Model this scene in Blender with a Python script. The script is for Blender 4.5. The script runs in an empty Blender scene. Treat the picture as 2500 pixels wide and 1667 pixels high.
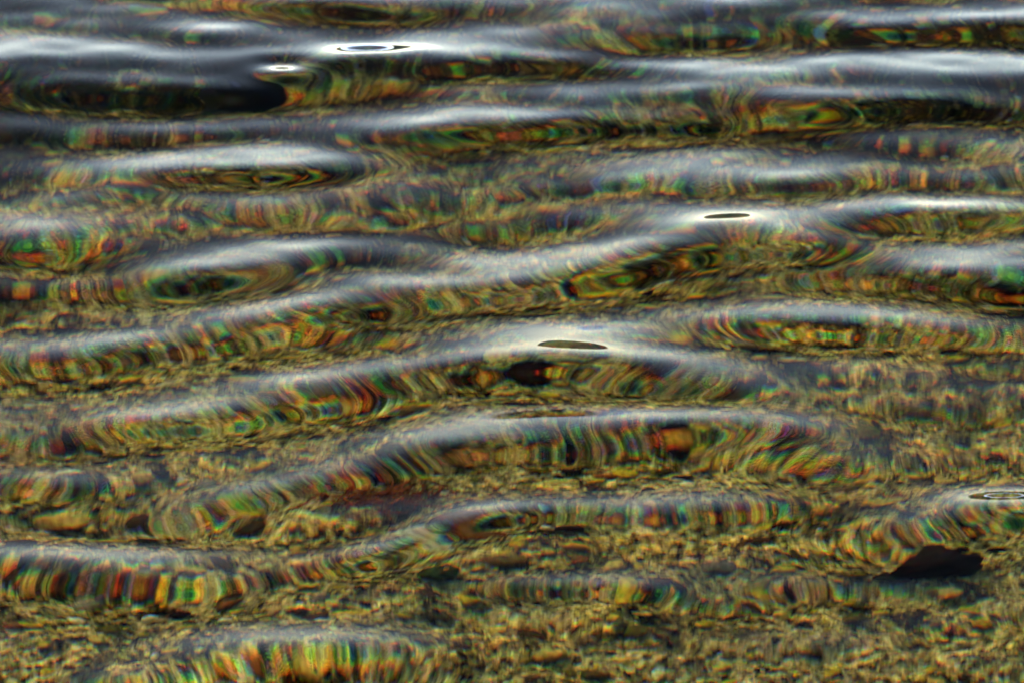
import bpy, math, random
import numpy as np
from mathutils import Vector, Matrix

# ------------------------------------------------------------------ camera, sky, sun, exposure
SC = bpy.context.scene
COL = SC.collection
R = math.radians

cam_data = bpy.data.cameras.new('camera')
cam_data.lens = 200.0
cam_data.sensor_width = 36.0
cam_data.clip_start = 0.05
cam_data.clip_end = 2000.0
cam_data.dof.use_dof = True
cam_data.dof.focus_distance = 5.25
cam_data.dof.aperture_fstop = 18.0
cam = bpy.data.objects.new('camera', cam_data)
COL.objects.link(cam)
cam.location = (0.0, 0.0, 1.9)
cam.rotation_euler = (R(90.0 - 20.0), 0.0, 0.0)
SC.camera = cam

SUN_EL, SUN_AZ = R(34.0), R(-38.0)          # ahead of the camera, a little to the left
world = bpy.data.worlds.new('World')
SC.world = world
world.use_nodes = True
wn = world.node_tree
wn.nodes.clear()
sky = wn.nodes.new('ShaderNodeTexSky')
sky.sky_type = 'NISHITA'
sky.sun_disc = False
sky.sun_elevation = SUN_EL
sky.sun_rotation = SUN_AZ
sky.air_density = 1.0
sky.dust_density = 1.0
sky.ozone_density = 1.0
bg = wn.nodes.new('ShaderNodeBackground')
bg.inputs['Strength'].default_value = 0.095
wo = wn.nodes.new('ShaderNodeOutputWorld')
wn.links.new(sky.outputs[0], bg.inputs[0])
wn.links.new(bg.outputs[0], wo.inputs[0])

sun_data = bpy.data.lights.new('sun', 'SUN')
sun_data.energy = 1.5
sun_data.angle = R(12.0)
sun_data.color = (1.0, 0.89, 0.70)
sun = bpy.data.objects.new('sun', sun_data)
COL.objects.link(sun)
sun_dir = Vector((math.sin(SUN_AZ) * math.cos(SUN_EL), math.cos(SUN_AZ) * math.cos(SUN_EL), math.sin(SUN_EL)))
sun.rotation_euler = sun_dir.to_track_quat('Z', 'Y').to_euler()

SC.view_settings.view_transform = 'Standard'
SC.view_settings.look = 'None'
SC.view_settings.exposure = 1.95
SC.view_settings.gamma = 1.0
SC.view_settings.use_curve_mapping = False

SC.render.engine = 'CYCLES'
cy = SC.cycles
cy.max_bounces = 10
cy.transmission_bounces = 8
cy.glossy_bounces = 4
cy.diffuse_bounces = 1
cy.caustics_refractive = True
cy.caustics_reflective = False
cy.use_denoising = True
cy.use_adaptive_sampling = False

# ------------------------------------------------------------------ helpers
rng = np.random.default_rng(7)
rnd = random.Random(7)


def mesh_from_grid(name, X, Y, Z):
    """One quad sheet from three arrays of the same (rows, columns) shape."""
    nr, nc = X.shape
    me = bpy.data.meshes.new(name)
    co = np.stack([X, Y, Z], -1).astype(np.float32).reshape(-1)
    idx = np.arange(nr * nc, dtype=np.int32).reshape(nr, nc)
    q = np.stack([idx[:-1, :-1], idx[:-1, 1:], idx[1:, 1:], idx[1:, :-1]], -1).reshape(-1)
    nf = (nr - 1) * (nc - 1)
    me.vertices.add(nr * nc)
    me.vertices.foreach_set('co', co)
    me.loops.add(nf * 4)
    me.loops.foreach_set('vertex_index', q)
    me.polygons.add(nf)
    me.polygons.foreach_set('loop_start', np.arange(0, nf * 4, 4, dtype=np.int32))
    me.polygons.foreach_set('loop_total', np.full(nf, 4, dtype=np.int32))
    me.polygons.foreach_set('use_smooth', np.ones(nf, dtype=bool))
    me.update()
    return me


def mesh_from_arrays(name, co, tri, colour=None):
    me = bpy.data.meshes.new(name)
    me.vertices.add(len(co))
    me.vertices.foreach_set('co', np.asarray(co, np.float32).reshape(-1))
    nf = len(tri)
    me.loops.add(nf * 3)
    me.loops.foreach_set('vertex_index', np.asarray(tri, np.int32).reshape(-1))
    me.polygons.add(nf)
    me.polygons.foreach_set('loop_start', np.arange(0, nf * 3, 3, dtype=np.int32))
    me.polygons.foreach_set('loop_total', np.full(nf, 3, dtype=np.int32))
    me.polygons.foreach_set('use_smooth', np.ones(nf, dtype=bool))
    if colour is not None:
        at = me.attributes.new('tint', 'FLOAT_COLOR', 'POINT')
        c = np.ones((len(co), 4), np.float32)
        c[:, :3] = colour
        at.data.foreach_set('color', c.reshape(-1))
    me.update()
    return me


def link(name, me, mat=None, parent=None, **props):
    o = bpy.data.objects.new(name, me)
    COL.objects.link(o)
    if mat is not None and not me.materials:
        me.materials.append(mat)
    if parent is not None:
        o.parent = parent
    for k, v in props.items():
        o[k] = v
    return o


def axis(stops):
    """Graded grid axis from (start, step) stops; the last stop is the end."""
    out = []
    for (a, s), (b, _s2) in zip(stops[:-1], stops[1:]):
        n = max(1, int(round((b - a) / s)))
        out.append(np.linspace(a, b, n, endpoint=False))
    out.append(np.array([stops[-1][0]]))
    return np.concatenate(out)


def lattice_noise(X, Y, scale, seed):
    """Smooth value noise in -1..1 with cells of the given size in metres."""
    u, v = X / scale, Y / scale
    i, j = np.floor(u).astype(np.int64), np.floor(v).astype(np.int64)
    fu, fv = u - i, v - j
    fu = fu * fu * fu * (fu * (fu * 6 - 15) + 10)
    fv = fv * fv * fv * (fv * (fv * 6 - 15) + 10)

    def h(a, b):
        n = (a * 374761393 + b * 668265263 + seed * 1442695041) & 0x7fffffff
        n = ((n ^ (n >> 13)) * 1274126177) & 0x7fffffff
        n = n ^ (n >> 16)
        return (n & 0xffff) / 32767.5 - 1.0
    return (h(i, j) * (1 - fu) + h(i + 1, j) * fu) * (1 - fv) + (h(i, j + 1) * (1 - fu) + h(i + 1, j + 1) * fu) * fv


def sstep(a, b, t):
    t = np.clip((t - a) / (b - a), 0, 1)
    return t * t * (3 - 2 * t)


def new_mat(name):
    m = bpy.data.materials.new(name)
    m.use_nodes = True
    m.node_tree.nodes.clear()
    return m, m.node_tree.nodes, m.node_tree.links


# ------------------------------------------------------------------ water surface
# Crest lines of the ripples on the water: points (x, y, height, half width), all in metres.
CRESTS = [
    [(-0.671, 6.359, 0.0094, 0.0840), (-0.521, 6.383, 0.0126, 0.0840), (-0.383, 6.361, 0.0079, 0.0672)],
    [(-0.312, 6.347, 0.0047, 0.0672), (-0.231, 6.364, 0.0134, 0.0756), (-0.139, 6.348, 0.0115, 0.0672), (-0.059, 6.348, 0.0038, 0.0672)],
    [(-0.048, 6.278, 0.0038, 0.0672), (0.037, 6.307, 0.0094, 0.0756), (0.137, 6.255, 0.0094, 0.0756), (0.236, 6.232, 0.0063, 0.0672), (0.290, 6.219, 0.0031, 0.0672)],
    [(0.165, 6.384, 0.0031, 0.0840), (0.290, 6.351, 0.0094, 0.0840), (0.414, 6.304, 0.0126, 0.0840), (0.540, 6.312, 0.0126, 0.0840), (0.666, 6.321, 0.0126, 0.0840)],
    [(0.260, 6.219, 0.0031, 0.0672), (0.335, 6.229, 0.0094, 0.0672), (0.389, 6.224, 0.0063, 0.0672), (0.453, 6.279, 0.0031, 0.0672)],
    [(-0.668, 6.090, 0.0236, 0.1344), (-0.572, 6.105, 0.0252, 0.1344), (-0.484, 6.103, 0.0268, 0.1344), (-0.411, 6.097, 0.0252, 0.1260), (-0.367, 6.086, 0.0189, 0.1176), (-0.328, 6.080, 0.0173, 0.1176), (-0.280, 6.081, 0.0157, 0.1008), (-0.242, 6.106, 0.0077, 0.0840)],
    [(-0.395, 6.219, 0.0031, 0.0672), (-0.325, 6.217, 0.0094, 0.0672), (-0.266, 6.207, 0.0058, 0.0672)],
    [(-0.262, 6.122, 0.0077, 0.0840), (-0.203, 6.124, 0.0192, 0.0924), (-0.135, 6.122, 0.0250, 0.1008), (-0.037, 6.122, 0.0211, 0.0924), (0.061, 6.122, 0.0142, 0.0840), (0.134, 6.115, 0.0110, 0.0756), (0.207, 6.097, 0.0079, 0.0672), (0.278, 6.063, 0.0094, 0.0756)],
    [(0.253, 6.035, 0.0047, 0.0672), (0.325, 6.021, 0.0142, 0.0924), (0.396, 6.020, 0.0189, 0.1008), (0.493, 6.018, 0.0173, 0.1008), (0.566, 6.025, 0.0157, 0.1008), (0.638, 6.025, 0.0157, 0.1008)],
    [(-0.148, 5.845, 0.0072, 0.0709), (-0.102, 5.888, 0.0111, 0.0809), (-0.022, 5.920, 0.0151, 0.0907), (0.069, 5.944, 0.0125, 0.0918), (0.155, 5.970, 0.0110, 0.0840), (0.226, 5.953, 0.0126, 0.0839), (0.297, 5.939, 0.0114, 0.0832), (0.367, 5.914, 0.0075, 0.0819)],
    [(-0.430, 5.635, 0.0032, 0.0560), (-0.366, 5.703, 0.0082, 0.0649), (-0.321, 5.737, 0.0118, 0.0665), (-0.276, 5.753, 0.0102, 0.0671), (-0.211, 5.747, 0.0085, 0.0594), (-0.165, 5.738, 0.0017, 0.0588)],
    [(-0.617, 5.559, 0.0112, 0.0770), (-0.525, 5.537, 0.0128, 0.0770), (-0.468, 5.544, 0.0128, 0.0770), (-0.413, 5.509, 0.0048, 0.0700)],
    [(-0.558, 5.399, 0.0080, 0.0700), (-0.515, 5.411, 0.0096, 0.0700), (-0.466, 5.454, 0.0048, 0.0700)],
    [(-0.441, 5.297, 0.0048, 0.0560), (-0.397, 5.344, 0.0112, 0.0700), (-0.338, 5.386, 0.0160, 0.0770), (-0.279, 5.423, 0.0144, 0.0700), (-0.210, 5.453, 0.0096, 0.0630), (-0.145, 5.482, 0.0080, 0.0630), (-0.096, 5.520, 0.0048, 0.0560)],
    [(-0.572, 5.107, 0.0128, 0.0700), (-0.491, 5.131, 0.0128, 0.0700), (-0.426, 5.156, 0.0112, 0.0700), (-0.370, 5.193, 0.0112, 0.0630), (-0.316, 5.220, 0.0112, 0.0630), (-0.263, 5.255, 0.0144, 0.0700), (-0.213, 5.293, 0.0144, 0.0700), (-0.162, 5.323, 0.0144, 0.0700), (-0.102, 5.331, 0.0112, 0.0630), (-0.042, 5.352, 0.0144, 0.0700), (0.019, 5.377, 0.0160, 0.0700), (0.089, 5.409, 0.0160, 0.0700), (0.143, 5.448, 0.0128, 0.0700), (0.188, 5.498, 0.0096, 0.0700)],
    [(0.135, 5.509, 0.0048, 0.0700), (0.184, 5.513, 0.0128, 0.0770), (0.224, 5.513, 0.0208, 0.0840), (0.273, 5.515, 0.0176, 0.0840), (0.332, 5.525, 0.0096, 0.0700), (0.394, 5.589, 0.0080, 0.0700), (0.463, 5.603, 0.0080, 0.0700), (0.549, 5.559, 0.0112, 0.0700)],
    [(0.176, 5.678, 0.0032, 0.0566), (0.263, 5.690, 0.0065, 0.0643), (0.323, 5.696, 0.0082, 0.0646), (0.386, 5.678, 0.0032, 0.0566)],
    [(0.262, 5.350, 0.0032, 0.0560), (0.308, 5.398, 0.0096, 0.0630), (0.361, 5.419, 0.0160, 0.0770), (0.426, 5.407, 0.0176, 0.0840), (0.512, 5.385, 0.0176, 0.0840), (0.576, 5.379, 0.0176, 0.0840)],
    [(0.187, 5.161, 0.0032, 0.0560), (0.222, 5.219, 0.0096, 0.0630), (0.262, 5.259, 0.0144, 0.0700), (0.309, 5.266, 0.0128, 0.0630), (0.374, 5.279, 0.0128, 0.0630), (0.425, 5.261, 0.0112, 0.0630), (0.464, 5.209, 0.0048, 0.0630)],
    [(-0.557, 4.946, 0.0096, 0.0630), (-0.476, 4.952, 0.0096, 0.0630), (-0.427, 4.937, 0.0096, 0.0560), (-0.355, 4.958, 0.0096, 0.0560), (-0.296, 4.994, 0.0096, 0.0560), (-0.236, 5.028, 0.0112, 0.0560), (-0.180, 5.057, 0.0128, 0.0588), (-0.131, 5.090, 0.0112, 0.0588), (-0.082, 5.129, 0.0112, 0.0630), (-0.040, 5.153, 0.0128, 0.0700), (0.002, 5.161, 0.0176, 0.0770), (0.048, 5.165, 0.0192, 0.0770), (0.094, 5.164, 0.0144, 0.0770), (0.135, 5.128, 0.0176, 0.0910), (0.191, 5.066, 0.0176, 0.0910), (0.246, 5.000, 0.0144, 0.0840), (0.292, 4.935, 0.0096, 0.0770), (0.329, 4.866, 0.0044, 0.0665)],
    [(-0.303, 4.743, 0.0033, 0.0352), (-0.258, 4.778, 0.0061, 0.0398), (-0.208, 4.818, 0.0067, 0.0448), (-0.158, 4.859, 0.0073, 0.0502), (-0.119, 4.897, 0.0079, 0.0556), (-0.087, 4.934, 0.0112, 0.0630), (-0.039, 4.949, 0.0160, 0.0700), (0.030, 4.953, 0.0176, 0.0770), (0.111, 4.947, 0.0176, 0.0770), (0.180, 4.949, 0.0144, 0.0700), (0.220, 4.940, 0.0112, 0.0700), (0.269, 4.879, 0.0107, 0.0680), (0.313, 4.804, 0.0078, 0.0610), (0.340, 4.721, 0.0044, 0.0550)],
    [(-0.525, 4.628, 0.0077, 0.0495), (-0.448, 4.621, 0.0099, 0.0550), (-0.390, 4.616, 0.0143, 0.0660), (-0.326, 4.617, 0.0132, 0.0638), (-0.265, 4.620, 0.0077, 0.0440), (-0.212, 4.623, 0.0066, 0.0396), (-0.159, 4.633, 0.0066, 0.0374), (-0.114, 4.661, 0.0066, 0.0374), (-0.068, 4.700, 0.0066, 0.0374), (-0.026, 4.741, 0.0066, 0.0374), (0.029, 4.757, 0.0058, 0.0362), (0.088, 4.764, 0.0070, 0.0389), (0.147, 4.770, 0.0084, 0.0439), (0.206, 4.774, 0.0084, 0.0466), (0.264, 4.757, 0.0069, 0.0475), (0.304, 4.710, 0.0055, 0.0495), (0.341, 4.684, 0.0066, 0.0495), (0.391, 4.729, 0.0088, 0.0550), (0.439, 4.760, 0.0141, 0.0629), (0.499, 4.769, 0.0132, 0.0638)],
    [(-0.025, 4.575, 0.0033, 0.0330), (0.020, 4.571, 0.0055, 0.0352), (0.077, 4.567, 0.0066, 0.0374), (0.130, 4.567, 0.0066, 0.0374), (0.175, 4.555, 0.0033, 0.0330), (0.205, 4.555, 0.0033, 0.0330), (0.240, 4.589, 0.0050, 0.0363), (0.276, 4.610, 0.0033, 0.0363)],
    [(-0.372, 4.353, 0.0033, 0.0440), (-0.319, 4.379, 0.0055, 0.0440), (-0.255, 4.419, 0.0099, 0.0605), (-0.204, 4.432, 0.0154, 0.0715), (-0.145, 4.434, 0.0154, 0.0715), (-0.094, 4.425, 0.0110, 0.0605), (-0.057, 4.398, 0.0044, 0.0440)],
    [(-0.527, 4.847, 0.0086, 0.0650), (-0.466, 4.827, 0.0096, 0.0632), (-0.420, 4.796, 0.0064, 0.0542), (-0.374, 4.754, 0.0023, 0.0448)],
    [(0.363, 4.493, 0.0022, 0.0330), (0.413, 4.511, 0.0044, 0.0374), (0.458, 4.520, 0.0055, 0.0385)],
]
# Swellings on the water: (x, y, height, half width across, half width along the view), in metres.
DOMES = [
    (-0.146, 6.168, 0.0020, 0.090, 0.060),
    (0.227, 5.573, 0.0050, 0.090, 0.060),
    (0.052, 5.193, 0.0040, 0.090, 0.060),
    (0.448, 4.784, 0.0040, 0.080, 0.060),
    (-0.491, 6.167, 0.0030, 0.090, 0.060),
    (-0.326, 6.219, 0.0020, 0.070, 0.050),
    (0.046, 4.973, 0.0020, 0.120, 0.060),
    (-0.386, 4.649, 0.0030, 0.090, 0.060),
    (-0.168, 4.453, 0.0040, 0.100, 0.060),
    (-0.332, 5.421, 0.0030, 0.080, 0.060),
    (0.255, 5.297, 0.0040, 0.070, 0.060),
    (0.048, 4.705, -0.0030, 0.100, 0.060),
    (0.397, 4.966, -0.0030, 0.120, 0.080),
    (-0.081, 5.714, -0.0030, 0.120, 0.080),
]
# Local changes of steepness on the backs of the ripples: (x, y, change of slope, half width across, half width along).
TILTS = [
    (-0.1563, 6.1850, -0.1005, 0.055, 0.050),
    (0.2228, 5.5971, 0.0053, 0.050, 0.050),
    (0.0514, 5.2056, -0.0119, 0.036, 0.045),
    (0.4497, 4.8003, -0.1963, 0.070, 0.050),
    (-0.2539, 6.1055, -0.2111, 0.030, 0.035),
    (-0.4146, 6.2192, 0.1228, 0.142, 0.072),
    (-0.3256, 6.2277, 0.0971, 0.142, 0.072),
    (-0.2243, 6.1792, -0.0290, 0.141, 0.071),
    (0.0614, 6.1753, 0.2051, 0.141, 0.071),
    (0.1206, 6.1638, -0.0956, 0.140, 0.070),
    (-0.0223, 5.9928, 0.1252, 0.136, 0.066),
    (0.0699, 5.9962, 0.1447, 0.136, 0.066),
    (0.3995, 6.0697, 0.1075, 0.138, 0.068),
    (0.4718, 6.0644, 0.1275, 0.138, 0.068),
    (0.5450, 6.0642, 0.0267, 0.138, 0.068),
    (0.0371, 6.3284, 0.0745, 0.144, 0.075),
    (0.3405, 6.3488, -0.0445, 0.145, 0.076),
    (0.5206, 6.3741, 0.1800, 0.145, 0.076),
    (0.2887, 5.7284, -0.0385, 0.130, 0.059),
    (0.1739, 5.5895, 0.0374, 0.127, 0.056),
    (0.2821, 5.5895, -0.2326, 0.127, 0.056),
    (0.3664, 5.6367, -0.2268, 0.128, 0.057),
    (0.4451, 5.6630, 0.0095, 0.129, 0.058),
    (0.4314, 5.4713, -0.1129, 0.124, 0.054),
    (0.4947, 5.4467, 0.0339, 0.124, 0.053),
    (0.2440, 5.3124, -0.0197, 0.121, 0.051),
    (-0.4955, 5.5948, -0.0195, 0.127, 0.056),
    (-0.3192, 5.4478, -0.0499, 0.124, 0.053),
    (-0.2478, 5.5034, 0.0091, 0.125, 0.054),
    (-0.1588, 5.5177, -0.0353, 0.125, 0.055),
    (-0.1715, 5.3650, 0.1083, 0.122, 0.052),
    (-0.1070, 5.3998, -0.0995, 0.123, 0.052),
    (-0.0113, 5.4606, -0.2021, 0.124, 0.053),
    (0.0688, 5.4977, -0.1095, 0.125, 0.054),
    (-0.4366, 5.2322, -0.0019, 0.119, 0.049),
    (-0.3321, 5.2667, 0.0958, 0.120, 0.050),
    (-0.2554, 5.0723, 0.0832, 0.115, 0.046),
    (-0.2061, 5.0905, 0.0091, 0.116, 0.047),
    (0.0019, 5.2261, 0.0735, 0.119, 0.049),
    (0.1036, 5.2135, 0.0733, 0.118, 0.049),
    (-0.0228, 5.0151, -0.0532, 0.114, 0.045),
    (0.1126, 5.0236, -0.2130, 0.114, 0.045),
    (0.1727, 4.9937, -0.1477, 0.114, 0.045),
    (-0.4298, 4.6755, -0.1139, 0.106, 0.040),
    (-0.3561, 4.6654, 0.1357, 0.106, 0.040),
    (-0.2906, 4.6649, -0.2805, 0.106, 0.040),
    (-0.2209, 4.6561, 0.1146, 0.106, 0.040),
    (-0.1983, 4.4731, 0.0040, 0.102, 0.037),
    (-0.1397, 4.4801, -0.0539, 0.102, 0.037),
    (0.4183, 4.8233, -0.0067, 0.110, 0.042),
    (0.3613, 4.7500, -0.1013, 0.108, 0.041),
    (-0.2264, 4.4371, 0.0367, 0.101, 0.037),
    (-0.2393, 6.1854, 0.0117, 0.141, 0.071),
    (-0.0196, 5.1968, 0.0866, 0.118, 0.049),
    (-0.0488, 5.1964, 0.0127, 0.118, 0.048),
    (-0.3409, 5.8455, 0.1700, 0.133, 0.062),
    (0.0022, 6.1751, 0.0616, 0.141, 0.071),
    (0.4324, 5.8001, 0.0101, 0.132, 0.061),
    (0.3642, 5.8330, 0.0926, 0.132, 0.062),
    (0.5013, 5.7858, 0.0346, 0.131, 0.060),
    (0.1493, 5.6837, 0.1332, 0.129, 0.058),
    (0.0337, 5.6696, -0.0378, 0.129, 0.058),
    (-0.0800, 5.6414, 0.1025, 0.128, 0.057),
    (0.0173, 5.2578, 0.0559, 0.119, 0.049),
    (-0.0614, 6.1763, -0.1265, 0.141, 0.071),
    (0.2573, 5.6087, 0.1426, 0.127, 0.057),
    (-0.0677, 6.2076, 0.0213, 0.141, 0.072),
    (-0.0320, 6.2056, 0.0697, 0.141, 0.072),
    (-0.5370, 6.2582, 0.0861, 0.143, 0.073),
    (-0.4611, 6.2454, 0.0108, 0.142, 0.073),
    (-0.5253, 6.1258, -0.0741, 0.140, 0.070),
    (-0.4522, 6.1267, 0.1940, 0.140, 0.070),
    (-0.4919, 6.0015, 0.0695, 0.125, 0.066),
    (-0.3708, 5.9575, 0.1064, 0.124, 0.065),
    (-0.2961, 5.9945, 0.0632, 0.125, 0.066),
    (-0.0855, 6.0901, -0.0717, 0.127, 0.068),
    (0.0358, 6.0931, 0.2728, 0.127, 0.068),
    (0.0120, 5.8792, 0.1273, 0.123, 0.063),
    (0.1543, 5.8926, 0.0829, 0.123, 0.063),
    (0.2727, 5.9072, 0.1165, 0.123, 0.063),
    (0.3840, 5.9544, 0.1529, 0.124, 0.065),
    (0.4886, 5.9470, 0.0424, 0.124, 0.065),
    (0.4604, 6.2269, 0.0855, 0.130, 0.072),
    (0.5548, 6.2261, 0.0542, 0.130, 0.072),
    (-0.1383, 6.3214, 0.0854, 0.132, 0.075),
    (-0.2505, 6.3329, 0.0631, 0.132, 0.076),
    (-0.3116, 5.7231, 0.1870, 0.119, 0.059),
    (-0.2194, 5.7331, 0.0589, 0.119, 0.059),
    (-0.4840, 5.4569, 0.1168, 0.114, 0.053),
    (-0.3276, 5.3530, 0.0670, 0.112, 0.051),
    (-0.3922, 5.3376, 0.0762, 0.111, 0.051),
    (-0.2612, 5.2075, 0.0100, 0.108, 0.049),
    (-0.2111, 5.2314, -0.0045, 0.109, 0.049),
    (-0.1436, 5.2903, 0.1840, 0.110, 0.050),
    (-0.0409, 5.3296, 0.0916, 0.111, 0.051),
    (0.0319, 5.3380, -0.0006, 0.111, 0.051),
    (0.0973, 5.3591, 0.0656, 0.112, 0.051),
    (0.1501, 5.3851, -0.0193, 0.112, 0.052),
    (0.2533, 5.4495, -0.0312, 0.114, 0.053),
    (0.3107, 5.4636, 0.2128, 0.114, 0.054),
    (0.3817, 5.3819, 0.1372, 0.112, 0.052),
    (0.4781, 5.3245, 0.1196, 0.111, 0.051),
    (0.2662, 5.2294, 0.0770, 0.109, 0.049),
    (0.3299, 5.2163, 0.0081, 0.108, 0.049),
    (0.4004, 5.2044, 0.0302, 0.108, 0.048),
    (-0.4403, 5.1136, 0.0336, 0.106, 0.047),
    (-0.3243, 4.9764, 0.1812, 0.104, 0.045),
    (-0.2515, 4.9848, -0.0504, 0.104, 0.045),
    (-0.1744, 5.0210, 0.0768, 0.105, 0.045),
    (-0.0942, 5.0998, 0.1073, 0.106, 0.047),
    (0.0232, 5.1377, 0.1610, 0.107, 0.048),
    (-0.0307, 4.9111, -0.0016, 0.102, 0.044),
    (0.0500, 4.9071, 0.0113, 0.102, 0.043),
    (0.1309, 4.9084, -0.0136, 0.102, 0.043),
    (0.1792, 4.9134, -0.0124, 0.102, 0.044),
    (-0.2257, 4.7780, 0.0059, 0.100, 0.041),
    (-0.1566, 4.8362, 0.0321, 0.101, 0.042),
    (-0.3983, 4.5687, 0.0521, 0.095, 0.038),
    (-0.3379, 4.5671, -0.0215, 0.095, 0.038),
    (-0.2737, 4.5691, -0.0796, 0.095, 0.038),
    (-0.2004, 4.6037, -0.0764, 0.096, 0.039),
    (-0.0872, 4.6734, -0.0777, 0.098, 0.040),
    (-0.0099, 4.7178, -0.0828, 0.098, 0.040),
    (0.0874, 4.7487, 0.0351, 0.099, 0.041),
    (0.1660, 4.7481, -0.0944, 0.099, 0.041),
    (0.2365, 4.7536, 0.1175, 0.099, 0.041),
    (0.0775, 4.5569, -0.0496, 0.095, 0.038),
    (0.1341, 4.5558, -0.0218, 0.095, 0.038),
    (0.2480, 4.5713, 0.0668, 0.095, 0.038),
    (-0.2029, 4.3967, 0.0531, 0.092, 0.036),
    (-0.1440, 4.3982, -0.0390, 0.092, 0.036),
    (0.3665, 4.6412, 0.0789, 0.097, 0.039),
    (0.4272, 4.6810, 0.0295, 0.098, 0.040),
    (-0.4217, 4.8156, 0.0714, 0.100, 0.042),
    (0.5484, 6.3262, 0.0217, 0.075, 0.045),
    (-0.5672, 6.1821, 0.0630, 0.075, 0.045),
    (-0.4594, 6.1832, 0.0159, 0.075, 0.045),
    (0.4553, 6.1324, 0.1337, 0.075, 0.045),
    (0.2053, 6.1260, 0.0426, 0.075, 0.045),
    (0.2535, 6.1181, 0.0085, 0.075, 0.045),
    (-0.0793, 5.9393, 0.0896, 0.075, 0.045),
    (-0.2690, 5.7916, 0.1847, 0.075, 0.045),
    (-0.2715, 5.4733, 0.0553, 0.075, 0.045),
    (0.0777, 5.4706, 0.0978, 0.075, 0.045),
    (0.4739, 5.4738, 0.1021, 0.075, 0.045),
    (-0.2118, 5.3284, 0.0552, 0.075, 0.045),
    (-0.3323, 5.0267, 0.0393, 0.075, 0.045),
    (0.0497, 5.0063, 0.0840, 0.075, 0.045),
    (0.5315, 6.1418, 0.0507, 0.075, 0.045),
    (-0.0236, 5.9446, 0.0189, 0.075, 0.045),
    (-0.3143, 5.7767, 0.0493, 0.075, 0.045),
    (0.0524, 5.4572, 0.0846, 0.075, 0.045),
    (-0.2436, 5.3108, 0.0222, 0.075, 0.045),
    (0.4771, 6.1633, 0.0333, 0.075, 0.045),
    (0.4126, 6.1545, 0.0290, 0.075, 0.045),
    (-0.2452, 5.8201, 0.0252, 0.075, 0.045),
    (-0.3775, 5.7781, 0.0489, 0.075, 0.045),
    (0.0232, 5.4576, -0.0152, 0.075, 0.045),
    (0.4911, 6.1036, 0.0263, 0.075, 0.045),
    (0.1046, 5.4976, 0.0286, 0.075, 0.045),
    (-0.0046, 5.4214, 0.0248, 0.075, 0.045),
]


def catmull(pts, step=0.008):
    p = np.array(pts, float)
    p = np.vstack([2 * p[0] - p[1], p, 2 * p[-1] - p[-2]])
    p[0, 2:], p[-1, 2:] = p[1, 2:], p[-2, 2:]
    out = []
    for k in range(1, len(p) - 2):
        a, b, c, d = p[k - 1], p[k], p[k + 1], p[k + 2]
        n = max(2, int(np.hypot(*(c - b)[:2]) / step))
        t = np.linspace(0, 1, n, endpoint=False)[:, None]
        out.append(0.5 * (2 * b + (c - a) * t + (2 * a - 5 * b + 4 * c - d) * t ** 2 + (3 * b - a - 3 * c + d) * t ** 3))
    out.append(p[-2][None])
    return np.vstack(out)


wx = axis([(-260, 40), (-60, 10), (-10, 1.0), (-3, 0.10), (-1.5, 0.012), (-0.69, 0.0024), (0.69, 0.012), (1.5, 0.10), (3, 1.0), (10, 10), (60, 40), (260, 0)])
wy = axis([(1.0, 0.2), (3.4, 0.05), (4.1, 0.01), (4.28, 0.0019), (6.62, 0.01), (7.3, 0.05), (9, 0.3), (15, 2), (40, 10), (150, 20), (230, 0)])
WX, WY = np.meshgrid(wx, wy)
WZ = np.zeros_like(WX)


def stamp(px, py, amp, wid, wide=None):
    """Add a soft swelling to the water height."""
    wide = wide or wid
    i0, i1 = np.searchsorted(wx, [px - 3.2 * wide, px + 3.2 * wide])
    j0, j1 = np.searchsorted(wy, [py - 3.2 * wid, py + 3.2 * wid])
    if i0 == i1 or j0 == j1:
        return
    gx = np.exp(-((wx[i0:i1] - px) / wide) ** 2)
    gy = np.exp(-((wy[j0:j1] - py) / wid) ** 2)
    WZ[j0:j1, i0:i1] += amp * gy[:, None] * gx[None, :]


TROUGH, TROUGH_W = 0.42, 1.75
for line in CRESTS:
    s = catmull(line)
    # real crests are never even: height and line wander from one hand's breadth to the next
    run = np.cumsum(np.hypot(*np.gradient(s[:, :2], axis=0).T))
    off = rnd.uniform(0, 50)
    s[:, 2] *= 1 + 0.42 * lattice_noise(run + off, run * 0, 0.11, 41) + 0.16 * lattice_noise(run + off, run * 0, 0.035, 42)
    s[:, 1] += 0.009 * lattice_noise(run + off, run * 0, 0.07, 43) + 0.020 * lattice_noise(run + off, run * 0, 0.17, 45)
    s[:, 3] *= 1 + 0.18 * lattice_noise(run + off, run * 0, 0.11, 44)
    seg = np.hypot(*np.gradient(s[:, :2], axis=0).T)
    for (px, py, a, w), ds in zip(s, seg):
        k = ds / (w * math.sqrt(math.pi))
        stamp(px, py, a * k, w)
        w2 = w * TROUGH_W
        stamp(px, py - 0.1 * w, -a * TROUGH * ds / (w2 * math.sqrt(math.pi)), w2)

# uneven humps and hollows between the crests
hump = 0.35 + 0.65 * sstep(4.8, 5.5, WY)
nearby = (np.abs(WX) < 3) & (WY > 3.4) & (WY < 9)
h = np.zeros_like(WZ)
h[nearby] = 0.0042 * lattice_noise(WX[nearby], WY[nearby], 0.19, 71) + 0.0013 * lattice_noise(WX[nearby] + 0.7 * WY[nearby], WY[nearby] - 0.7 * WX[nearby], 0.085, 72)
WZ += h * hump * (1 - sstep(7.5, 9, WY)) * sstep(3.4, 4.2, WY) * (1 - sstep(2, 3, np.abs(WX)))
# swellings where crests meet
for px, py, a, wide, deep in DOMES:
    stamp(px, py, a, deep, wide)

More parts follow.
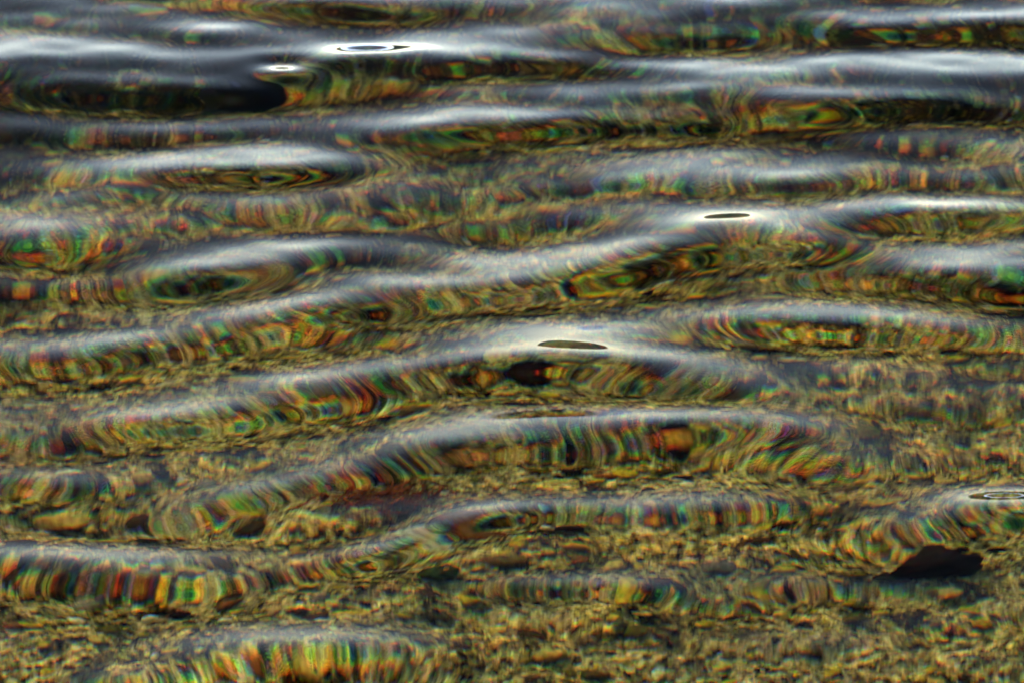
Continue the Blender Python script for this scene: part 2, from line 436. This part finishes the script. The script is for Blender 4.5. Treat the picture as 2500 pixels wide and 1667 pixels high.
# light chop over everything, stronger away from the charted crests
inside = sstep(-1.0, -0.6, WX) * (1 - sstep(0.6, 1.0, WX)) * sstep(3.9, 4.4, WY) * (1 - sstep(6.5, 7.0, WY))
near = 1 - sstep(9, 16, np.hypot(WX, WY - 5.5))
for k in range(26):
    lam = 0.05 * (9.0 ** rnd.random())
    ang = rnd.gauss(0.12, 0.5)
    ph = rnd.uniform(0, 6.283)
    slope = 0.012 * (lam / 0.15) ** 0.5
    amp = slope * lam / 6.283
    wave = np.sin((WX * math.sin(ang) + WY * math.cos(ang)) * 6.283 / lam + ph)
    gain = 0.42 * inside + 2.6 * (1 - inside) * near
    WZ += amp * wave * gain * (lam > 0.12 * (1 - inside))
for px, py, s, wide, deep in TILTS:
    i0, i1 = np.searchsorted(wx, [px - 3.2 * wide, px + 3.2 * wide])
    j0, j1 = np.searchsorted(wy, [py - 3.2 * deep, py + 3.2 * deep])
    gx = np.exp(-((wx[i0:i1] - px) / wide) ** 2)
    gy = (wy[j0:j1] - py) * np.exp(-((wy[j0:j1] - py) / deep) ** 2)
    WZ[j0:j1, i0:i1] += s * gy[:, None] * gx[None, :]
# the ripples run towards the shore and lean that way: steep fronts, long backs
LEAN = 1.6
WLY = WY - LEAN * WZ * near

water_mat, N, L = new_mat('clear_water')
out = N.new('ShaderNodeOutputMaterial')
fre = N.new('ShaderNodeFresnel')
fre.inputs['IOR'].default_value = 1.335
gl = N.new('ShaderNodeBsdfGlossy')
gl.inputs['Roughness'].default_value = 0.0
gl.inputs['Color'].default_value = (1, 1, 1, 1)
# dispersion: six bands of the spectrum, each bent by its own index
prev = None
for col, ior in (((0.50, 0.00, 0.00, 1), 1.3100), ((0.42, 0.12, 0.00, 1), 1.3190), ((0.08, 0.42, 0.00, 1), 1.3290),
                 ((0.00, 0.38, 0.08, 1), 1.3390), ((0.00, 0.08, 0.42, 1), 1.3500), ((0.00, 0.00, 0.50, 1), 1.3610)):
    rf = N.new('ShaderNodeBsdfRefraction')
    rf.inputs['Color'].default_value = col
    rf.inputs['Roughness'].default_value = 0.0
    rf.inputs['IOR'].default_value = ior
    if prev is None:
        prev = rf
    else:
        a2 = N.new('ShaderNodeAddShader')
        L.new(prev.outputs[0], a2.inputs[0])
        L.new(rf.outputs[0], a2.inputs[1])
        prev = a2
mx = N.new('ShaderNodeMixShader')
pw = N.new('ShaderNodeFloatCurve')    # the glare as seen through a polarising filter: little on the fronts, full on the backs
cv = pw.mapping.curves[0]
for k, (p, v) in enumerate(((0.0, 0.0), (0.06, 0.002), (0.13, 0.009), (0.22, 0.060), (0.31, 0.28), (0.38, 0.88), (1.0, 1.0))):
    if k in (0, 6):
        cv.points[0 if k == 0 else -1].location = (p, v)
    else:
        cv.points.new(p, v)
pw.mapping.update()
L.new(fre.outputs[0], pw.inputs['Value'])
L.new(pw.outputs[0], mx.inputs[0])
L.new(a2.outputs[0], mx.inputs[1])
L.new(gl.outputs[0], mx.inputs[2])
L.new(mx.outputs[0], out.inputs['Surface'])

water = link('water', mesh_from_grid('water', WX, WLY, WZ), water_mat, kind='structure')

# ------------------------------------------------------------------ sea bed


def bed_height(X, Y):
    X, Y = np.asarray(X, float), np.asarray(Y, float)
    z = np.where(Y < 12, -0.105 - 0.128 * (Y - 4.4), -0.105 - 0.128 * 7.6 - 0.035 * (Y - 12))
    z = np.maximum(z, -6.0) 
    g = 1 - sstep(8, 14, np.hypot(X, Y - 5.6))
    z = z + g * (0.016 * lattice_noise(X, Y, 0.31, 3) + 0.008 * lattice_noise(X, Y, 0.13, 5))
    return z


def bed_relief(X, Y):
    X, Y = np.asarray(X, float), np.asarray(Y, float)
    fine = sstep(-1.0, -0.85, X) * (1 - sstep(0.85, 1.0, X)) * sstep(4.2, 4.4, Y) * (1 - sstep(7.1, 7.4, Y))
    return fine * (0.0150 * lattice_noise(X, Y, 0.046, 11) + 0.0070 * lattice_noise(X, Y, 0.021, 12) + 0.0030 * lattice_noise(X, Y, 0.0085, 13))


bx = axis([(-260, 40), (-60, 10), (-10, 1.0), (-3, 0.15), (-1.2, 0.03), (-0.85, 0.005), (0.85, 0.03), (1.2, 0.15), (3, 1.0), (10, 10), (60, 40), (260, 0)])
by = axis([(-30, 5), (-5, 0.8), (3, 0.1), (4.2, 0.02), (4.4, 0.005), (7.1, 0.03), (7.6, 0.15), (10, 0.5), (16, 3), (40, 10), (150, 20), (240, 0)])
BX, BY = np.meshgrid(bx, by)
BZ = bed_height(BX, BY)
BZ += bed_relief(BX, BY)

bed_mat, N, L = new_mat('gravelly_sand')
out = N.new('ShaderNodeOutputMaterial')
pb = N.new('ShaderNodeBsdfPrincipled')
pb.inputs['Roughness'].default_value = 0.85
pb.inputs['Specular IOR Level'].default_value = 0.03
L.new(pb.outputs[0], out.inputs[0])
tc = N.new('ShaderNodeTexCoord')


def noise(scale, detail=4, rough=0.6):
    n = N.new('ShaderNodeTexNoise')
    n.inputs['Scale'].default_value = scale
    n.inputs['Detail'].default_value = detail
    n.inputs['Roughness'].default_value = rough
    L.new(tc.outputs['Object'], n.inputs['Vector'])
    return n


def ramp(src, stops, interp='LINEAR'):
    r = N.new('ShaderNodeValToRGB')
    r.color_ramp.interpolation = interp
    e = r.color_ramp.elements
    while len(e) < len(stops):
        e.new(0.5)
    for k, (p, c) in enumerate(stops):
        e[k].position = p
        e[k].color = (*c, 1)
    L.new(src, r.inputs[0])
    return r.outputs[0]


def mixc(f, a, b, mode='MIX'):
    m = N.new('ShaderNodeMix')
    m.data_type = 'RGBA'
    m.blend_type = mode
    for s, v in ((m.inputs['Factor'], f), (m.inputs['A'], a), (m.inputs['B'], b)):
        if hasattr(v, 'links'):
            L.new(v, s)
        elif isinstance(v, tuple):
            s.default_value = (*v, 1)
        else:
            s.default_value = v
    return m.outputs['Result']


def voronoi(scale, rand=1.0):
    v = N.new('ShaderNodeTexVoronoi')
    v.inputs['Scale'].default_value = scale
    v.inputs['Randomness'].default_value = rand
    L.new(tc.outputs['Object'], v.inputs['Vector'])
    return v


v1 = voronoi(330)      # coarse sand grains
v2 = voronoi(130)       # fine gravel
sep = N.new('ShaderNodeSeparateColor')
L.new(v1.outputs['Color'], sep.inputs[0])
sep2 = N.new('ShaderNodeSeparateColor')
L.new(v2.outputs['Color'], sep2.inputs[0])
sand = ramp(sep.outputs[0], [(0.0, (0.008, 0.006, 0.002)), (0.22, (0.17, 0.114, 0.008)), (0.5, (0.60, 0.43, 0.06)), (1.0, (0.92, 0.76, 0.30))])
grav = ramp(sep2.outputs[1], [(0.0, (0.006, 0.004, 0.001)), (0.25, (0.13, 0.085, 0.005)), (0.55, (0.57, 0.39, 0.04)), (1.0, (0.90, 0.71, 0.22))])
c = mixc(ramp(noise(70, 3, 0.6).outputs[0], [(0.45, (0, 0, 0)), (0.55, (1, 1, 1))]), sand, grav)
# drifts of darker, algae-stained grit
sxyz = N.new('ShaderNodeSeparateXYZ')
L.new(tc.outputs['Object'], sxyz.inputs[0])
outw = N.new('ShaderNodeMapRange')          # more algae on the stones in deeper water
for k, v in zip(('From Min', 'From Max', 'To Min', 'To Max'), (5.0, 6.6, -0.10, 0.085)):
    outw.inputs[k].default_value = v
L.new(sxyz.outputs['Y'], outw.inputs['Value'])
addp = N.new('ShaderNodeMath')
L.new(noise(5.5, 5, 0.65).outputs[0], addp.inputs[0])
L.new(outw.outputs[0], addp.inputs[1])
patch = ramp(addp.outputs[0], [(0.46, (0, 0, 0)), (0.58, (1, 1, 1))])
c = mixc(patch, c, mixc(1.0, c, (0.08, 0.062, 0.014), 'MULTIPLY'))
fleck = ramp(noise(95, 4, 0.6).outputs[0], [(0.38, (0.03, 0.024, 0.012)), (0.49, (0.66, 0.64, 0.52)), (0.61, (1.4, 1.36, 1.2))])
c = mixc(1.0, c, fleck, 'MULTIPLY')
blot = ramp(noise(24, 4, 0.62).outputs[0], [(0.39, (0.05, 0.04, 0.02)), (0.51, (1, 1, 1))])
c = mixc(1.0, c, blot, 'MULTIPLY')
# smooth drifts of fine pale sand between the stones
subp = N.new('ShaderNodeMath')
subp.operation = 'SUBTRACT'
L.new(noise(6.5, 4, 0.6).outputs[0], subp.inputs[0])
L.new(outw.outputs[0], subp.inputs[1])
drift = ramp(subp.outputs[0], [(0.54, (0, 0, 0)), (0.70, (0.62, 0.62, 0.62))])
fine_sand = ramp(noise(260, 4, 0.75).outputs[0], [(0.30, (0.16, 0.112, 0.022)), (0.5, (0.56, 0.44, 0.15)), (0.7, (0.86, 0.73, 0.38))])
c = mixc(drift, c, mixc(1.0, fine_sand, fleck, 'MULTIPLY'))
gam = N.new('ShaderNodeGamma')
gam.inputs[1].default_value = 1.05
L.new(c, gam.inputs[0])
L.new(gam.outputs[0], pb.inputs['Base Color'])
bmp = N.new('ShaderNodeBump')
bmp.inputs['Strength'].default_value = 0.8
bmp.inputs['Distance'].default_value = 0.003
L.new(v1.outputs['Distance'], bmp.inputs['Height'])
bmp.invert = True
L.new(bmp.outputs[0], pb.inputs['Normal'])

seabed = link('seabed', mesh_from_grid('seabed', BX, BY, BZ), bed_mat, kind='structure')

# ------------------------------------------------------------------ pebbles


def ico(sub):
    import bmesh
    bm = bmesh.new()
    bmesh.ops.create_icosphere(bm, subdivisions=sub, radius=1.0)
    bm.verts.ensure_lookup_table()
    co = np.array([v.co[:] for v in bm.verts])
    tri = np.array([[v.index for v in f.verts] for f in bm.faces])
    bm.free()
    return co, tri


ICO1, ICO2 = ico(1), ico(2)


def stone_shape(base, r, rough=0.22):
    """An irregular worn stone from a unit ball: a few random planes flatten it."""
    co = base.copy()
    for _ in range(7):
        d = r.normal(size=3)
        d /= np.linalg.norm(d)
        lim = r.uniform(0.55, 0.95)
        t = co @ d
        over = np.maximum(t - lim, 0)
        co -= np.outer(over * 0.85, d)
    co *= 1 + rough * 0.35 * r.normal(size=(len(co), 1))
    return co


PALETTE = {
    'tan': (0.42, 0.29, 0.045), 'ochre': (0.44, 0.30, 0.014), 'olive': (0.075, 0.062, 0.004), 'cream': (0.52, 0.43, 0.17),
    'grey': (0.15, 0.13, 0.07), 'brown': (0.035, 0.021, 0.004), 'charcoal': (0.006, 0.005, 0.004), 'rust': (0.17, 0.06, 0.010),
}
TINTS = list(PALETTE.items())
WEIGHTS = [0.23, 0.20, 0.17, 0.05, 0.05, 0.13, 0.14, 0.03]


def stone_material(name, colour=None):
    global N, L, tc
    m, N, L = new_mat(name)
    o = N.new('ShaderNodeOutputMaterial')
    p = N.new('ShaderNodeBsdfPrincipled')
    p.inputs['Roughness'].default_value = 0.7
    p.inputs['Specular IOR Level'].default_value = 0.03
    L.new(p.outputs[0], o.inputs[0])
    tc = N.new('ShaderNodeTexCoord')
    if colour is None:
        at = N.new('ShaderNodeAttribute')
        at.attribute_name = 'tint'
        base = at.outputs['Color']
    else:
        base = colour
    geo = N.new('ShaderNodeNewGeometry')
    n = N.new('ShaderNodeTexNoise')
    n.inputs['Scale'].default_value = 160
    n.inputs['Detail'].default_value = 5
    L.new(geo.outputs['Position'], n.inputs['Vector'])
    mott = ramp(n.outputs[0], [(0.32, (0.4, 0.38, 0.3)), (0.55, (1, 1, 1)), (0.72, (1.5, 1.45, 1.3))])
    L.new(mixc(1.0, base, mott, 'MULTIPLY'), p.inputs['Base Color'])
    b = N.new('ShaderNodeBump')
    b.inputs['Strength'].default_value = 0.5
    b.inputs['Distance'].default_value = 0.002
    L.new(n.outputs[0], b.inputs['Height'])
    L.new(b.outputs[0], p.inputs['Normal'])
    return m


def scatter(count, base, tri, size_lo, size_hi, seed, region, power=2.0):
    """Many small stones joined into one mesh's arrays."""
    r = np.random.default_rng(seed)
    shapes = [stone_shape(base, r) for _ in range(12)]
    nv = len(base)
    P = np.empty((count, nv, 3), np.float32)
    Cc = np.empty((count, nv, 3), np.float32)
    xs = r.uniform(region[0], region[1], count)
    ys = r.uniform(region[2], region[3], count)
    zs = bed_height(xs, ys) + bed_relief(xs, ys)
    size = size_lo * (size_hi / size_lo) ** (r.random(count) ** power)
    pick = r.choice(len(TINTS), count, p=WEIGHTS)
    for k in range(count):
        s = size[k]
        co = shapes[k % 12] * np.array([s * r.uniform(0.9, 1.7), s * r.uniform(0.7, 1.1), s * r.uniform(0.4, 0.75)])
        a = r.uniform(0, 6.283)
        ca, sa = math.cos(a), math.sin(a)
        tilt = r.normal(0, 0.22)
        z = co[:, 2] + co[:, 0] * tilt
        P[k, :, 0] = co[:, 0] * ca - co[:, 1] * sa + xs[k]
        P[k, :, 1] = co[:, 0] * sa + co[:, 1] * ca + ys[k]
        P[k, :, 2] = z + zs[k] + s * 0.2
        Cc[k] = np.array(TINTS[pick[k]][1]) * r.uniform(0.7, 1.25)
    T = (tri[None] + (np.arange(count) * nv)[:, None, None]).reshape(-1, 3)
    return P.reshape(-1, 3), T, Cc.reshape(-1, 3)


loose = stone_material('loose_gravel')
REG = (-0.85, 0.85, 4.4, 7.1)
co, tri, cc = scatter(30000, *ICO1, 0.0013, 0.0050, 21, REG)
link('gravel', mesh_from_arrays('gravel', co, tri, cc), loose, kind='stuff', label='loose fine gravel strewn over the sandy sea bed', category='gravel')
co, tri, cc = scatter(1800, *ICO2, 0.005, 0.013, 22, REG)
link('shingle', mesh_from_arrays('shingle', co, tri, cc), loose, kind='stuff', label='small worn shingle scattered over the sandy sea bed', category='shingle')

# ------------------------------------------------------------------ rocks, weed and single pebbles on the bed


def lumpy(sub, size, seed, cuts=9, rough=0.10):
    """A weathered rock: a ball cut by random planes, then roughened by noise."""
    r = np.random.default_rng(seed)
    co, tri = ico(sub)
    for _ in range(cuts):
        d = r.normal(size=3)
        d /= np.linalg.norm(d)
        over = np.maximum(co @ d - r.uniform(0.45, 0.85), 0)
        co = co - np.outer(over * 0.9, d)
    n = np.zeros(len(co))
    for k, (f, a) in enumerate(((2.0, 1.0), (4.5, 0.55), (9.0, 0.3))):
        n += a * (lattice_noise(co[:, 0] * f + 7 * k, co[:, 1] * f + co[:, 2] * f * 0.7, 1.0, seed + k)
                  + lattice_noise(co[:, 2] * f, co[:, 1] * f - co[:, 0] * f * 0.6 + 3 * k, 1.0, seed + 9 + k)) * 0.5
    co = co * (1 + rough * n[:, None])
    return co * np.array(size), tri


def place(o, xy, rz=0.0, sink=0.3, height=0.01):
    o.location = (xy[0], xy[1], float(bed_height(xy[0], xy[1]) + bed_relief(xy[0], xy[1])) + height * (1 - 2 * sink))
    o.rotation_euler = (0, 0, rz)


STONE = {k: stone_material(k + '_stone', v) for k, v in PALETTE.items()}
rock_dark = stone_material('dark_brown_rock', (0.010, 0.006, 0.004))
rock_weedy = stone_material('weed_blackened_rock', (0.010, 0.011, 0.010))
rock_green = stone_material('green_algae_rock', (0.018, 0.035, 0.006))
weed_red = stone_material('red_brown_weed', (0.22, 0.06, 0.012))
weed_dark = stone_material('dark_olive_weed', (0.012, 0.014, 0.008))


def rock(name, xy, size, seed, mat, label, category, rz=0.0, sink=0.25):
    co, tri = lumpy(4, size, seed, 12, 0.26)
    o = link(name, mesh_from_arrays(name, co, tri), mat, label=label, category=category)
    place(o, xy, rz, sink, size[2])
    return o


rock('rock', (0.378, 4.783), (0.046, 0.040, 0.034), 51, rock_dark, 'large blackish brown angular rock below the crest near the lower right corner', 'rock', 0.5)
rock('boulder', (-0.348, 6.459), (0.055, 0.10, 0.075), 52, rock_weedy, 'weed-blackened boulder in the upper left with strands trailing towards the viewer', 'boulder', 0.2)
rock('boulder', (-0.581, 6.844), (0.11, 0.08, 0.06), 54, rock_weedy, 'dark boulder at the top left corner farthest from the viewer', 'boulder', 0.9)
rock('stone', (0.031, 5.436), (0.022, 0.030, 0.018), 55, rock_dark, 'dark oval stone under the crest below the small black oval at centre', 'stone', 0.1)
rock('stone', (-0.066, 4.780), (0.026, 0.022, 0.012), 56, rock_green, 'small dark green algae stone below the long lower crest', 'stone', 0.2)
rock('stone', (-0.082, 4.869), (0.024, 0.022, 0.011), 59, STONE['cream'], 'pale cream stone beside the red-brown weed tuft', 'stone', 0.1)


def blade(length, width, bend, seed, n=9):
    """One tapering ribbon of weed with a little thickness, rooted at the origin and growing along +x."""
    r = np.random.default_rng(seed)
    t = np.linspace(0, 1, n)
    wob = np.cumsum(r.normal(0, 0.25, n)) / n
    a = bend * t + wob
    x = np.cumsum(np.cos(a)) * length / n
    y = np.cumsum(np.sin(a)) * length / n
    z = 0.012 * np.sin(t * math.pi) * r.uniform(0.3, 1.6) + np.cumsum(r.normal(0, 0.0012, n))
    w = width * (1 - t) ** 0.6 * (1 + 0.25 * np.sin(t * 19 + seed)) + 0.0006
    nx, ny = -np.sin(a), np.cos(a)
    ring = []
    for k in range(n):
        for s, h in ((1, 0.0), (0, 0.0009), (-1, 0.0), (0, -0.0009)):
            ring.append((x[k] + nx[k] * w[k] * s, y[k] + ny[k] * w[k] * s, z[k] + h + 0.001 * s * math.sin(k * 1.7 + seed)))
    tri = []
    for k in range(n - 1):
        for q in range(4):
            p0, p1 = k * 4 + q, k * 4 + (q + 1) % 4
            tri += [(p0, p1, p1 + 4), (p0, p1 + 4, p0 + 4)]
    return np.array(ring), np.array(tri)


def weed_clump(xy, seed, label, blades=16, length=0.12, width=0.007):
    root = bpy.data.objects.new('seaweed', None)
    COL.objects.link(root)
    root['label'], root['category'], root['group'] = label, 'seaweed', 'dark weed clumps on the sea bed'
    co, tri = lumpy(2, (0.02, 0.018, 0.012), seed)
    link('holdfast', mesh_from_arrays('holdfast', co, tri), weed_dark, root)
    r = random.Random(seed)
    for k in range(blades):
        co, tri = blade(length * r.uniform(0.5, 1.2), width * r.uniform(0.6, 1.3), r.uniform(-1.6, 1.6), seed * 31 + k, 12)
        o = link('frond', mesh_from_arrays('frond', co, tri), weed_dark, root)
        o.location = (r.uniform(-0.03, 0.03), r.uniform(-0.03, 0.03), 0.006 + 0.002 * k / 4)
        o.rotation_euler = (r.uniform(-0.3, 0.3), -r.uniform(0.0, 0.30), r.uniform(0, 6.283))
    place(root, xy, 0.0, 0.5, 0.0)


weed_clump((-0.567, 6.465), 201, 'dark weed clump at the left edge near the top')
weed_clump((-0.511, 6.456), 202, 'dark weed clump in the upper left, second from the left edge')
weed_clump((-0.438, 6.535), 203, 'dark weed clump just left of the weed-blackened boulder', 12)
weed_clump((-0.373, 6.307), 204, 'small dark weed clump in front of the weed-blackened boulder', 9, 0.08)
weed_clump((-0.577, 6.235), 205, 'dark weed clump at the left edge a quarter of the way down', 12)
weed_clump((0.399, 6.462), 206, 'olive-black weed clump in the dark hollow in the upper right', 12, 0.10)
weed_clump((0.507, 6.445), 207, 'olive-black weed clump near the right edge in the upper part', 12, 0.10)

# the red-brown tuft: a holdfast with many short wiry fronds
tuft = bpy.data.objects.new('seaweed_tuft', None)
COL.objects.link(tuft)
tuft['label'] = 'fuzzy red-brown seaweed tuft on pale sand left of centre'
tuft['category'] = 'seaweed'
co, tri = lumpy(2, (0.012, 0.012, 0.007), 61)
link('holdfast', mesh_from_arrays('holdfast', co, tri), weed_red, tuft)
fr = [mesh_from_arrays('frond', *blade(0.034, 0.0012, 0.9 - 0.3 * k, 70 + k)) for k in range(7)]
for m in fr:
    m.materials.append(weed_red)
for k in range(150):
    o = link('frond', fr[k % 7], None, tuft)
    o.rotation_euler = (rnd.uniform(-0.6, 0.6), -rnd.uniform(0.05, 1.25), rnd.uniform(0, 6.283))
    q = rnd.uniform(0, 0.030)
    g = rnd.uniform(0, 6.283)
    o.location = (q * 1.3 * math.cos(g), q * math.sin(g), rnd.uniform(0.0, 0.004))
    f = rnd.uniform(0.6, 1.15)
    o.scale = (f, f, f)
place(tuft, (-0.129, 4.971), 0.0, 0.5, 0.0)
tuft.scale = (1.55, 1.6, 1.6)

# strands hanging from the upper left boulder, and one loose curl of weed beside it
bl = (-0.348, 6.459)
strands = bpy.data.objects.new('seaweed', None)
COL.objects.link(strands)
strands['label'] = 'dark weed strands lying towards the viewer at the foot of the upper left boulder'
strands['category'] = 'seaweed'
for k, (dx, dy, ang, ln, wd) in enumerate(((-0.02, -0.08, -1.9, 0.24, 0.008), (0.02, -0.08, -1.5, 0.20, 0.010), (0.0, -0.08, -2.3, 0.22, 0.006), (0.04, -0.07, -1.2, 0.14, 0.008), (-0.05, -0.07, -2.6, 0.18, 0.006))):
    co, tri = blade(ln, wd, 0.5 - 0.3 * k, 80 + k, 16)
    o = link('strand', mesh_from_arrays('strand', co, tri), weed_dark, strands)
    o.location = (dx, dy, 0.014)
    o.rotation_euler = (0, 0.05, ang)
place(strands, bl, 0.0, 0.5, 0.0)
co, tri = blade(0.27, 0.0065, 2.6, 90, 24)
curl = link('seaweed_strand', mesh_from_arrays('seaweed_strand', co, tri), weed_dark, label='thin dark hooked strand of weed at the left below the boulder', category='seaweed')
place(curl, (-0.511, 6.107), -1.1, 0.5, 0.0)
curl.location.z += 0.006

# single pebbles: the larger ones that can be told apart
SHAPES = {'round': (1.0, 0.9, 0.62), 'oblong': (1.75, 0.72, 0.5), 'flat': (1.35, 1.1, 0.34), 'angular': (1.15, 0.9, 0.68)}
shape_mesh = {}
for k, (s, dims) in enumerate(SHAPES.items()):
    for v in range(3):
        co, tri = lumpy(3, dims, 100 + 10 * k + v, 14 if s == 'angular' else 7, 0.16 if s == 'angular' else 0.09)
        m = mesh_from_arrays(s + '_pebble', co, tri)
        m.materials.append(None)
        shape_mesh[s, v] = m
ROWS = [(4.62, 4.86, 'along the bottom edge'), (4.86, 5.10, 'in the lower fifth'), (5.10, 5.38, 'below the middle'), (5.38, 5.70, 'at mid height'),
        (5.70, 6.05, 'above the middle'), (6.05, 6.40, 'in the upper third'), (6.40, 6.78, 'near the top edge')]
COLS = ['at the left edge', 'far left', 'left', 'left of centre', 'right of centre', 'right', 'far right', 'at the right edge']
NEARS = {'round': 'rounded', 'oblong': 'long narrow', 'flat': 'flat', 'angular': 'sharp-edged'}
taken = []
count = 0
for y0, y1, row in ROWS:
    for ci, colname in enumerate(COLS):
        combos = [(s, c) for s in SHAPES for c, _ in TINTS]
        rnd.shuffle(combos)
        combos.sort(key=lambda sc: rnd.random() / WEIGHTS[[c for c, _ in TINTS].index(sc[1])])
        n = 6 if y0 < 5.4 else 5
        for s, c in combos[:n]:
            for _ in range(30):
                y = rnd.uniform(y0, y1)
                half = 0.43 + (y - 4.5) * 0.085
                x = -half + 2 * half * (ci + rnd.random()) / 8
                size = rnd.uniform(0.0075, 0.0125) * (1.0 + 0.5 * (rnd.random() < 0.2))
                if all((x - a) ** 2 + (y - b) ** 2 > (1.3 * (size + q)) ** 2 for a, b, q in taken):
                    break
            taken.append((x, y, size))
            o = link('pebble', shape_mesh[s, rnd.randrange(3)])
            o.material_slots[0].link = 'OBJECT'
            o.material_slots[0].material = STONE[c]
            o.scale = (size, size, size)
            place(o, (x, y), rnd.gauss(0, 0.7), 0.2, size * 0.6)
            o.rotation_euler = (rnd.gauss(0, 0.12), rnd.gauss(0, 0.12), o.rotation_euler[2])
            o['label'] = f'{NEARS[s]} {c} pebble under the water {colname} {row}'
            o['category'] = 'pebble'
            o['group'] = 'larger pebbles on the sea bed'
            count += 1

# ------------------------------------------------------------------ far shore
fx = np.linspace(-320, 320, 260)
FT = np.linspace(0, 1, 10)
FX, FV = np.meshgrid(fx, FT)
prof = np.sin(FV * math.pi) ** 0.6
hh = 8.5 + 2.0 * lattice_noise(FX, FX * 0, 38, 31) + 0.5 * lattice_noise(FX, FV * 20, 9, 32) + 0.35 * lattice_noise(FX, FV * 20, 4, 33)
FZ = -0.5 + prof * hh
FY = 190 + FV * 40 + 6 * lattice_noise(FX, FX * 0, 60, 34)
shore_mat, N, L = new_mat('dark_wooded_shore')
out = N.new('ShaderNodeOutputMaterial')
pb = N.new('ShaderNodeBsdfPrincipled')
pb.inputs['Roughness'].default_value = 1.0
tc = N.new('ShaderNodeTexCoord')
L.new(ramp(noise(0.6, 6).outputs[0], [(0.3, (0.006, 0.009, 0.004)), (0.7, (0.03, 0.04, 0.015))]), pb.inputs['Base Color'])
L.new(pb.outputs[0], out.inputs[0])
link('far_shore', mesh_from_grid('far_shore', FX, FY, FZ), shore_mat, kind='structure')
